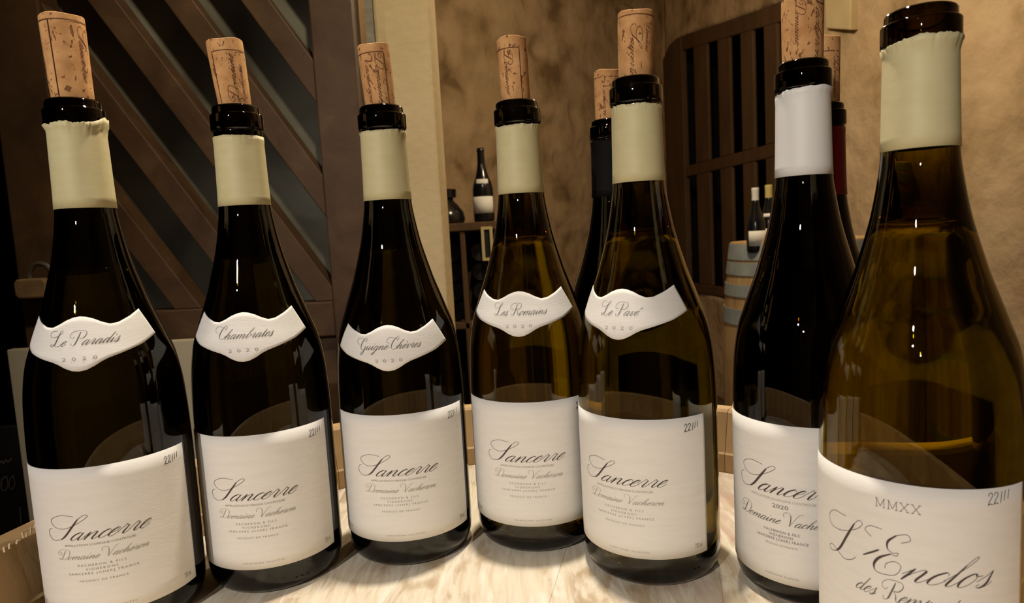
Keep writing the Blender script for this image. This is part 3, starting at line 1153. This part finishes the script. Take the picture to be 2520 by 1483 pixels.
# ------------------------------------------------------------------ small bottles in the background
def simple_bottle(loc, scale, label, capmat, group, lab=None, sl=None, n=32):
    t = empty('wine_bottle', loc)
    t.scale = (scale,) * 3
    prop(t, label, 'bottle', group)
    mb = MB()
    prof = [(.0008, BH), (.0125, BH), (.0139, BH - .002), (.0139, BH - .005), (.0152, BH - .007), (.0152, BH - .013), (.0142, BH - .016)] + [(r, z) for z, r in _dense[::3]] + [(.0400, .005), (.036, 0), (.0008, 0)]
    mb.lathe(prof, n)
    mb.build('glass_body', M['blackbottle'], t, True, 60)
    if capmat:
        mb = MB()
        mb.lathe([(.0008, BH + .0006), (.0150, BH + .0004), (.0160, BH - .002)] + [(max(prad(z) + .0006, .0160 - (BH - z) * .02), z) for z in (BH - .012, .262, .25, .24, .235)], n)
        mb.build('neck_capsule', capmat, t, True, 50)
    if lab:
        m2 = wrap(patch(-.05, .05, lab[0], lab[1], 24, 2), 0, .0005).build('front_label', M['label'], t, True)
        solid(m2, .0003)
    if sl:
        m2 = wrap(patch(-.026, .026, sl[0], sl[1], 16, 3), 0, .0005).build('shoulder_label', M['label'], t, True)
        solid(m2, .0003)
    return t


hb = zb - .035
p = at(1859, 500, 2.43)
s1 = simple_bottle((p.x, 2.43, hb), 1.0, 'bottle with white capsule standing on the grey-blue hooped barrel', M['capwhite'], 'bottles on the back barrel', (.030, .098))
z_top = at(1859, 462, 2.43).z
s1.scale = ((z_top - hb) / BH,) * 3
p = at(1892, 500, 2.53)
s2 = simple_bottle((p.x, 2.53, hb), 1.0, 'bottle with yellow capsule standing on the grey-blue hooped barrel', M['capyellow'], 'bottles on the back barrel', (.030, .098), (.150, .165))
s2.scale = ((at(1892, 455, 2.53).z - hb) / BH,) * 3
s2.rotation_euler = (0, 0, R_(-20))

# ------------------------------------------------------------------ rack behind the pier
RY = 3.0
sh_z = at(1150, 549, RY).z
rk0, rk1 = at(1075, 600, RY).x, at(1330, 560, RY).x
rack = empty('wine_rack', ((rk0 + rk1) / 2, RY, FL))
prop(rack, 'dark brown wooden wine rack against the vaulted wall behind the stone pier', 'rack')


def rack_box(name, x0, x1, y0, y1, z0, z1, mat=None):
    mb = MB()
    L = rack.location
    mb.box(x0 - L.x, x1 - L.x, y0 - L.y, y1 - L.y, z0 - L.z, z1 - L.z)
    return bevel(mb.build(name, mat or M['gatewood'], rack), .004)


rack_box('shelf_board', rk0, rk1, RY - .16, RY + .22, sh_z - .035, sh_z)
px0 = at(1136, 650, RY - .14).x
zl = at(1150, 792, RY - .14).z
for x in (rk0, px0, px0 + (px0 - rk0) * 1.9, rk1 - .025):
    rack_box('post', x, x + .022, RY - .15, RY - .12, FL, sh_z - .035)
    rack_box('post', x, x + .022, RY + .19, RY + .22, FL, sh_z - .035)
rack_box('shelf_board', rk0, rk1, RY - .15, RY + .22, zl - .03, zl)
rack_box('shelf_board', rk0, rk1, RY - .15, RY + .22, FL + .10, FL + .13)
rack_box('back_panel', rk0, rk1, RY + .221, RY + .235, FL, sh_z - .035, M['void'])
ends = MB()
ends.lathe([(.0008, .006), (.03, .001), (.036, 0), (.040, .004), (.0415, .012), (.0415, .15), (.030, .19), (.017, .22), (.0145, .30), (.0008, .30)], 20)
ME_END = ends.mesh('lying_bottle', M['blackbottle'], True, 50)
xs = rk0 + .022
bays = [(rk0 + .022, px0), (px0 + .022, px0 + (px0 - rk0) * 1.9), (px0 + (px0 - rk0) * 1.9 + .022, rk1 - .025)]
ORD = ['first', 'second', 'third', 'fourth', 'fifth', 'sixth', 'seventh', 'eighth', 'ninth', 'tenth', 'eleventh', 'twelfth']
for bay_i, (b0, b1) in enumerate(bays):
    nn = max(1, int((b1 - b0) / .0845))
    gx = (b1 - b0 - nn * .084) / 2
    for r in range(12):
        z = zl + .0425 + r * .0845
        if z + .043 > sh_z - .036: break
        for c in range(nn):
            o = link('wine_bottle', ME_END)
            o.location = (b0 + gx + .042 + c * .084, RY - .10 + random.uniform(-.012, .012), z)
            o.rotation_euler = (R_(-90), 0, 0)
            prop(o, 'bottle lying in the wine rack, %s bay, %s row up, %s from left' % (['left', 'middle', 'right'][bay_i], ORD[r], ORD[c]), 'bottle', 'bottles lying in the wine rack')

p = at(1193, 550, RY)
mag = simple_bottle((p.x, RY - .02, sh_z), 1.0, 'tall dark bottle with white labels standing on the wooden wine rack', None, None, (.035, .100), (.150, .168))
mag.scale = ((at(1186, 364, RY - .02).z - sh_z) / BH,) * 3
jug = empty('jug', (at(1097, 545, RY).x, RY - .02, sh_z))
prop(jug, 'squat dark jug on the wine rack, half hidden by the stone pier', 'jug')
k = (at(1110, 466, RY).z - sh_z) / .13
mb = MB()
mb.lathe([(r * k, z * k) for r, z in cat_rom2] if False else [(r * k, z * k) for r, z in [(.0008, .0), (.066, 0), (.074, .006), (.076, .02), (.070, .045), (.052, .07), (.037, .085), (.034, .095), (.046, .098), (.048, .128), (.044, .13), (.0008, .13)]], 32)
mb.build('jug_body', M['blackbottle'], jug, True, 40)
mb = MB()
mb.tube(cat_rom([(-.030 * k, 0, .09 * k), (-.07 * k, 0, .10 * k), (-.09 * k, 0, .075 * k), (-.073 * k, 0, .04 * k)], 5), .007 * k, 8)
mb.build('handle', M['blackbottle'], jug, True)

f0, f1 = at(1183, 558, RY - .175), at(1216, 640, RY - .175)
frm = empty('picture_frame', ((f0.x + f1.x) / 2, RY - .168, f1.z))
prop(frm, 'small narrow pale frame hanging below the shelf edge of the wine rack', 'frame')
hw, hh = (f1.x - f0.x) / 2, f0.z - f1.z
for nm, (x0, x1, z0, z1) in (('frame_side', (-hw, -hw + .012, 0, hh)), ('frame_side', (hw - .012, hw, 0, hh)), ('frame_top', (-hw + .012, hw - .012, hh - .012, hh)), ('frame_bottom', (-hw + .012, hw - .012, 0, .012))):
    mb = MB()
    mb.box(x0, x1, -.008, .008, z0, z1)
    mb.build(nm, M['frame'], frm)
mb = MB()
mb.box(-hw + .012, hw - .012, .0, .006, .012, hh - .012)
mb.build('panel', M['slate'], frm)

# ------------------------------------------------------------------ cream board and chalk slate behind the left bottles
CY = .86
c0, c1 = at(17, 873, CY), at(600, 815, CY)
mb = MB()
mb.box(c0.x, c1.x, CY, CY + .012, FL, (c0.z + c1.z) / 2)
o = bevel(mb.build('display_board', M['card']), .002)
prop(o, 'plain cream board standing on the floor behind the leftmost bottle', 'board')
SY = .95
mb = MB()
s0, s1_ = at(-260, 1050, SY), at(58, 1050, SY)
slt = empty('chalkboard', (s0.x, SY, FL))
prop(slt, 'black chalkboard with faint chalk figures at the far left edge', 'chalkboard')
mb.box(0, s1_.x - s0.x, 0, .015, 0, s1_.z - FL)
mb.build('slate', M['slate'], slt)
def chalk(pts, wd=.0016):
    P = [at(u, v, SY) - Vector((s0.x, 0, FL)) for u, v in pts]
    ck = MB()
    ribbon(ck, [(p.x, p.z) for p in P], wd, wd, 4)
    ck.v = [(x, -.0012, z) for x, z, _ in ck.v]
    ck.build('chalk_mark', M['chalk'], slt)


chalk([(18, 1170), (6, 1180), (5, 1200), (14, 1206), (21, 1192), (18, 1172)])
chalk([(34, 1168), (26, 1178), (24, 1196), (31, 1202), (38, 1188), (34, 1170)])
chalk([(0, 1142), (6, 1132), (10, 1140), (16, 1130), (22, 1136), (30, 1126)])
chalk([(50, 1245), (52, 1270), (54, 1290)])

# ------------------------------------------------------------------ the open bottles on the barrel
CAPZ = .2745


def tear1(th):
    t = 0.0
    if -70 < th < 110:
        t += .0032 * max(0, (th - 0) / 90) ** 1.5 * (1 if th > 0 else 0)
        t += .0016 * math.exp(-((th - 78) / 16) ** 2)
        t += -.0010 * math.exp(-((th - 20) / 14) ** 2)
    return t + .0012


def tear7(th):
    return .0008 + .0026 * math.sin(R_(th + 31)) * .5


cream = lambda i, t=None, j=.0006, top=CAPZ, bot=.2310: capsule_mesh('neck_capsule', M['cream'], top, bot, i, j, t)
B = {}
G, GD, GP = ME_GLASS, ME_GLASS_D, ME_GLASS_P
NL = {
    1: neck_label(.0205, 'Le Paradis', -.0150, .0190),
    2: neck_label(.0145, 'Chambrates', -.0165, .0170),
    3: neck_label(.0, 'Guigne-Ch\u00e8vres', -.0200, .0205),
    4: neck_label(.0150, 'Les Romains', -.0165, .0180),
    5: neck_label(.0170, 'Le Pav\u00e9', -.0125, .0130),
}
B[1] = make_bottle((-.2344, .3768), 14.0, .986, 'leftmost wine bottle, cream capsule torn ragged at the top', GP, cream(1, tear1, .0011, .2757, .2318), NL[1], 'std', 1.0, -.0022)
B[2] = make_bottle((-.1610, .4157), 8.4, .990, 'wine bottle second from left, cream capsule with a smooth cut top', GP, cream(2, None, .0004, .2722), NL[2], 'std', 1.0, -.0010, -3.0)
B[3] = make_bottle((-.0773, .4402), .5, 1, 'wine bottle third from left with the lowest-set shoulder label', GP, cream(3), NL[3])
B[4] = make_bottle((.0100, .4485), -10.3, 1, 'wine bottle fourth from left, just behind the left of the next cream-capsuled bottle', G, cream(4), NL[4], 'std', 1.0, .0010)
B[5] = make_bottle((.0788, .3995), -33.5, 1, 'cream-capsuled wine bottle standing in front of the black-capsuled bottle', G, cream(5), NL[5])

# sixth bottle: white capsule, dark glass, darker print
s6 = .948
T6, B6 = .0965 / .965, .0120 / .965


def print6():
    out = []

    def add(name, mat, fn):
        m_ = MB()
        fn(m_)
        out.append(wrap(m_, 0, .0004).mesh(name, M[mat]))
    add('appellation_name', 'ink', lambda m_: script(m_, 'Sancerre', -.0275, .0300, T6 - .0385, .0046, .045, .19, .92))
    add('estate_name', 'ink_mid', lambda m_: script(m_, 'Domaine Vacheron', -.0270, .0290, T6 - .0545, .0024, .07, .22, .95))
    add('appellation_line', 'ink_grey', lambda m_: caps(m_, 'APPELLATION D\u2019ORIGINE CONTR\u00d4L\u00c9E', 0, T6 - .0418, .0370, .0012))
    add('vintage_numerals', 'ink_mid', lambda m_: caps(m_, '2020', 0, T6 - .0458, .0088, .0022))
    add('maker_line', 'ink_mid', lambda m_: caps(m_, 'VACHERON & FILS', 0, T6 - .0595, .0200, .0015, 1.1))
    add('growers_line', 'ink_mid', lambda m_: caps(m_, 'VIGNERONS', 0, T6 - .0617, .0135, .0014, 1.1))
    add('address_line', 'ink_mid', lambda m_: caps(m_, 'SANCERRE [CHER] FRANCE', 0, T6 - .0639, .0290, .0014, 1.1))
    add('origin_line', 'ink_grey', lambda m_: caps(m_, 'PRODUIT DE FRANCE', 0, T6 - .0669, .0175, .0011))
    add('sulphite_line', 'ink_grey', lambda m_: caps(m_, 'CONTAINS SULFITES', 0, B6 + .0035, .0190, .0010))
    return out


B[6] = make_bottle((.1620, .3667), -43.0, s6, 'dark wine bottle with a white neck capsule beside the large nearest bottle', GD,
                   capsule_mesh('neck_capsule', M['capwhite'], .2745, .2300, 6, .0006, lambda th: .0004 + .0008 * math.sin(R_(th + 24))), None, [sheet_mesh('front_label', .050, B6, T6)] + print6(), .9885)

# seventh bottle: nearest, big label
s7 = .971
T7, B7 = .0975 / .9915, .0150 / .9915


def print7():
    a, g, p = MB(), MB(), MB()
    script(a, "L'Enclos", -.0310, .0375, T7 - .0402, .0058, .035, .15, .98)
    script(g, 'des Remparts', -.0150, .0260, T7 - .0508, .0033, .06, .20, .85)
    SER = [[(.02, 0), (.02, 1)], [(.02, 1), (.11, .1)], [(.11, .1), (.20, 1)], [(.20, 1), (.20, 0)], [(-.01, 0), (.05, 0)], [(.17, 0), (.23, 0)], [(-.01, 1), (.03, 1)], [(.19, 1), (.23, 1)]]
    XX = [[(.0, 1), (.17, 0)], [(.17, 1), (0, 0)], [(-.03, 0), (.04, 0)], [(.13, 0), (.20, 0)], [(-.03, 1), (.04, 1)], [(.13, 1), (.20, 1)]]
    for k, (st, x) in enumerate(((SER, 0), (SER, .29), (XX, .58), (XX, .84))):
        strokes(p, [[(x + a_, b_) for a_, b_ in s] for s in st], -.0062, T7 - .0115, .0160, .0036, .00022, 1)
    q = MB()
    strokes(q, HAND, .0345, T7 - .0070, .0100, .0052, .00030)
    out = [wrap(x, 0, .0004) for x in (a, g, p, q)]
    return [out[0].mesh('cuvee_lettering', M['ink']), out[1].mesh('estate_lettering', M['ink_mid']), out[2].mesh('vintage_numerals', M['ink_mid']), out[3].mesh('handwritten_date', M['pen'])]


B[7] = make_bottle((.1768, .2880), -44.0, s7, 'nearest and largest wine bottle at the right, amber glass without a visible cork', G, cream(7, tear7, .0009, .2755, .2330), None, [sheet_mesh('front_label', .0535, B7, T7)] + print7(), .9915)

B[8] = make_bottle((.0830, .5345), 0, .98, 'dark wine bottle with a matt black neck capsule behind the others', GD, capsule_mesh('neck_capsule', M['capblack'], CAPZ, .231, 8), None, None, .995)
B[9] = make_bottle((.2095, .4445), 0, .90, 'dark wine bottle with a dark red neck capsule mostly hidden at the right', GD, capsule_mesh('neck_capsule', M['capred'], CAPZ, .2290, 9, .0003), None, None, .955)


# ------------------------------------------------------------------ corks
def cork(i, top_px, base_px, r_top, r_bot, words, label, spin=0.0, border=True, seed=0):
    b = B[i]
    Y = b.location.y
    bz = BH * b.scale.z
    T = at(top_px[0], top_px[1], Y)
    base = Vector((b.location.x, b.location.y, bz - .018))
    # the visible foot of the cork sits on the axis at the mouth
    foot = Vector((b.location.x, b.location.y, bz - .002))
    ax = (T - foot)
    lean = Vector((ax.x, 0, ax.z)).normalized()
    rnd = random.Random(seed + i)
    vis = ax.length
    ins = .016
    mb = MB()
    n = 40
    prof = []
    hgt = vis + ins
    for k in range(17):
        h = hgt * k / 16
        t = max(0, (h - ins) / vis)
        prof.append((r_bot + (r_top - r_bot) * min(1, t * 1.25) ** .8, h))
    prof = [(r_bot * .6, 0), (r_bot - .0004, .0002)] + prof[1:-1] + [(r_top, hgt - .0004), (r_top - .0004, hgt - .0001), (r_top - .0012, hgt), (r_top * .5, hgt + .0002), (.0004, hgt)]
    ph = [rnd.uniform(0, 6.28) for _ in range(6)]
    bb_ = len(mb.v)
    for r, h in prof:
        for q in range(n):
            a = 2 * math.pi * q / n
            w_ = 1 + .006 * math.sin(2 * a + ph[0] + h * 60) + .004 * math.sin(5 * a + ph[1] - h * 90)
            hz = h + (.0004 * math.sin(3 * a + ph[2]) if h > hgt - .002 else 0)
            mb.v.append((r * w_ * math.cos(a), r * w_ * math.sin(a), hz))
    for k in range(len(prof) - 1):
        for q in range(n):
            j = (q + 1) % n
            mb.f.append((bb_ + k * n + q, bb_ + k * n + j, bb_ + (k + 1) * n + j, bb_ + (k + 1) * n + q))
    mb.f.append(tuple(bb_ + q for q in range(n))[::-1])
    mb.f.append(tuple(bb_ + (len(prof) - 1) * n + q for q in range(n)))
    o = mb.build('wine_cork', M['cork'], None, True, 28)
    rot = Vector((0, 0, 1)).rotation_difference(lean)
    o.rotation_mode = 'QUATERNION'
    o.rotation_quaternion = rot
    o.location = foot - lean * ins
    prop(o, label, 'cork', 'corks standing in the open bottles')
    # burnt print: s runs round the cork, h along it; written upwards or downwards
    ink = MB()

    def place(src, s0, h0, up):
        for x, y, _ in src.v:
            if up: s, h = s0 - y, h0 + x
            else: s, h = s0 + y, h0 - x
            r = interp(h, [p_[1] for p_ in prof[1:-4]], [p_[0] for p_ in prof[1:-4]]) * 1.011 + .0001
            a = s / r_top + R_(-90 + spin)
            yield (r * math.cos(a), r * math.sin(a), h)
    for text, s0, h0, ln, xh, up in words:
        m_ = MB()
        script(m_, text, 0, ln, 0, xh, .10, .22)
        ink.add(list(place(m_, s0, h0 + ins, up)), m_.f)
    if border:
        m_ = MB()
        lw = .0005
        for a0, a1, h_ in border:
            pass
        for a0, a1, h_ in border:
            nn = 14
            m_.add([(a0 + (a1 - a0) * k / nn, h_, 0) for k in range(nn + 1)] + [(a0 + (a1 - a0) * k / nn, h_ + lw, 0) for k in range(nn + 1)], [(k, k + 1, nn + 2 + k, nn + 1 + k) for k in range(nn)])
            for xx in (a0, a1):
                m2 = 12
                m_.add([(xx, .0 + h_ * k / m2, 0) for k in range(m2 + 1)] + [(xx + lw, .0 + h_ * k / m2, 0) for k in range(m2 + 1)], [(k, k + 1, m2 + 2 + k, m2 + 1 + k) for k in range(m2)])
        vs = []
        for x, y, _ in m_.v:
            h = y + ins
            r = interp(h, [p_[1] for p_ in prof[1:-4]], [p_[0] for p_ in prof[1:-4]]) * 1.011 + .0001
            a = x / r_top + R_(-90 + spin)
            vs.append((r * math.cos(a), r * math.sin(a), h))
        ink.add(vs, m_.f)
    ink.build('burnt_print', M['corkink'], o)
    return o


cork(1, (151, 44), (174, 243), .0108, .0101, [('Sancerre', .0082, .0400, .030, .0017, False)], 'cork in the leftmost bottle, tallest and leaning left', 25, [(-.0135, -.0058, .0420), (-.0058, .0300, .0420)], 1)
cork(2, (552, 104), (576, 265), .0104, .0092, [('Domaine', .0050, .0030, .028, .0018, True), ('Vacheron', .0098, .0010, .024, .0014, True)], 'cork leaning left in the second bottle from left', 10, [(-.0072, .0300, .0325)], 2)
cork(3, (918, 115), (930, 262), .0101, .0096, [('Vacheron', -.0050, .0330, .030, .0016, False), ('Domaine', .0015, .0330, .030, .0017, False)], 'torn cork in the third bottle from left, before the stone pier', 0, [(-.0200, .0075, .0335)], 3)
cork(4, (1258, 97), (1272, 244), .0100, .0094, [('Domaine', -.0062, .0330, .028, .0018, False)], 'cork with a chipped right edge in the fourth bottle from left', 0, [(-.0200, .0040, .0338)], 4)
cork(5, (1565, 34), (1567, 195), .0104, .0096, [('Sancerre', -.0030, .0300, .029, .0018, False), ('Domaine', .0058, .0310, .016, .0013, False)], 'cork in the bottle standing before the black-capsuled one', -10, [(-.0300, .0200, .0350)], 5)
cork(6, (1975, 1), (1977, 155), .0106, .0102, [('Vacheron', .0050, .0345, .034, .0020, False), ('Domaine', -.0052, .0310, .022, .0016, False)], 'speckled cork in the white-capsuled bottle, cut by the top edge', -15, [(-.0300, .0300, .0350)], 6)
cork(8, (1493, 176), (1487, 300), .0100, .0098, [('Vacheron', -.0048, .0300, .026, .0017, False), ('Sancerre', .0040, .0320, .030, .0016, False)], 'reddish cork in the black-capsuled bottle at the back', 0, [(-.0300, .0250, .0330)], 8)
cork(9, (2026, 96), (2026, 250), .0100, .0098, [('Domaine', .0020, .0300, .026, .0017, False)], 'cork in the red-capsuled bottle, only a sliver showing', 0, [(-.0300, .0250, .0330)], 9)



# moulded marks low on the glass
def mould_dots(i, ths, z):
    for th in ths:
        mb = MB()
        mb.lathe([(.0001, .0005), (.0005, .0004), (.0008, 0), (.0005, -.0004), (.0001, -.0005)], 10)
        o = mb.build('mould_dot', M['glass_black'], B[i], True)
        r = interp(z, [.0002, .0014, .0042, .0085, .014], [.0345, .0375, .0398, .0410, .0414])
        o.location = (r * math.sin(R_(th)), -r * math.cos(R_(th)), z)


mould_dots(2, (26, 31, 36), .0075)
mould_dots(5, (58, 62), .0100)
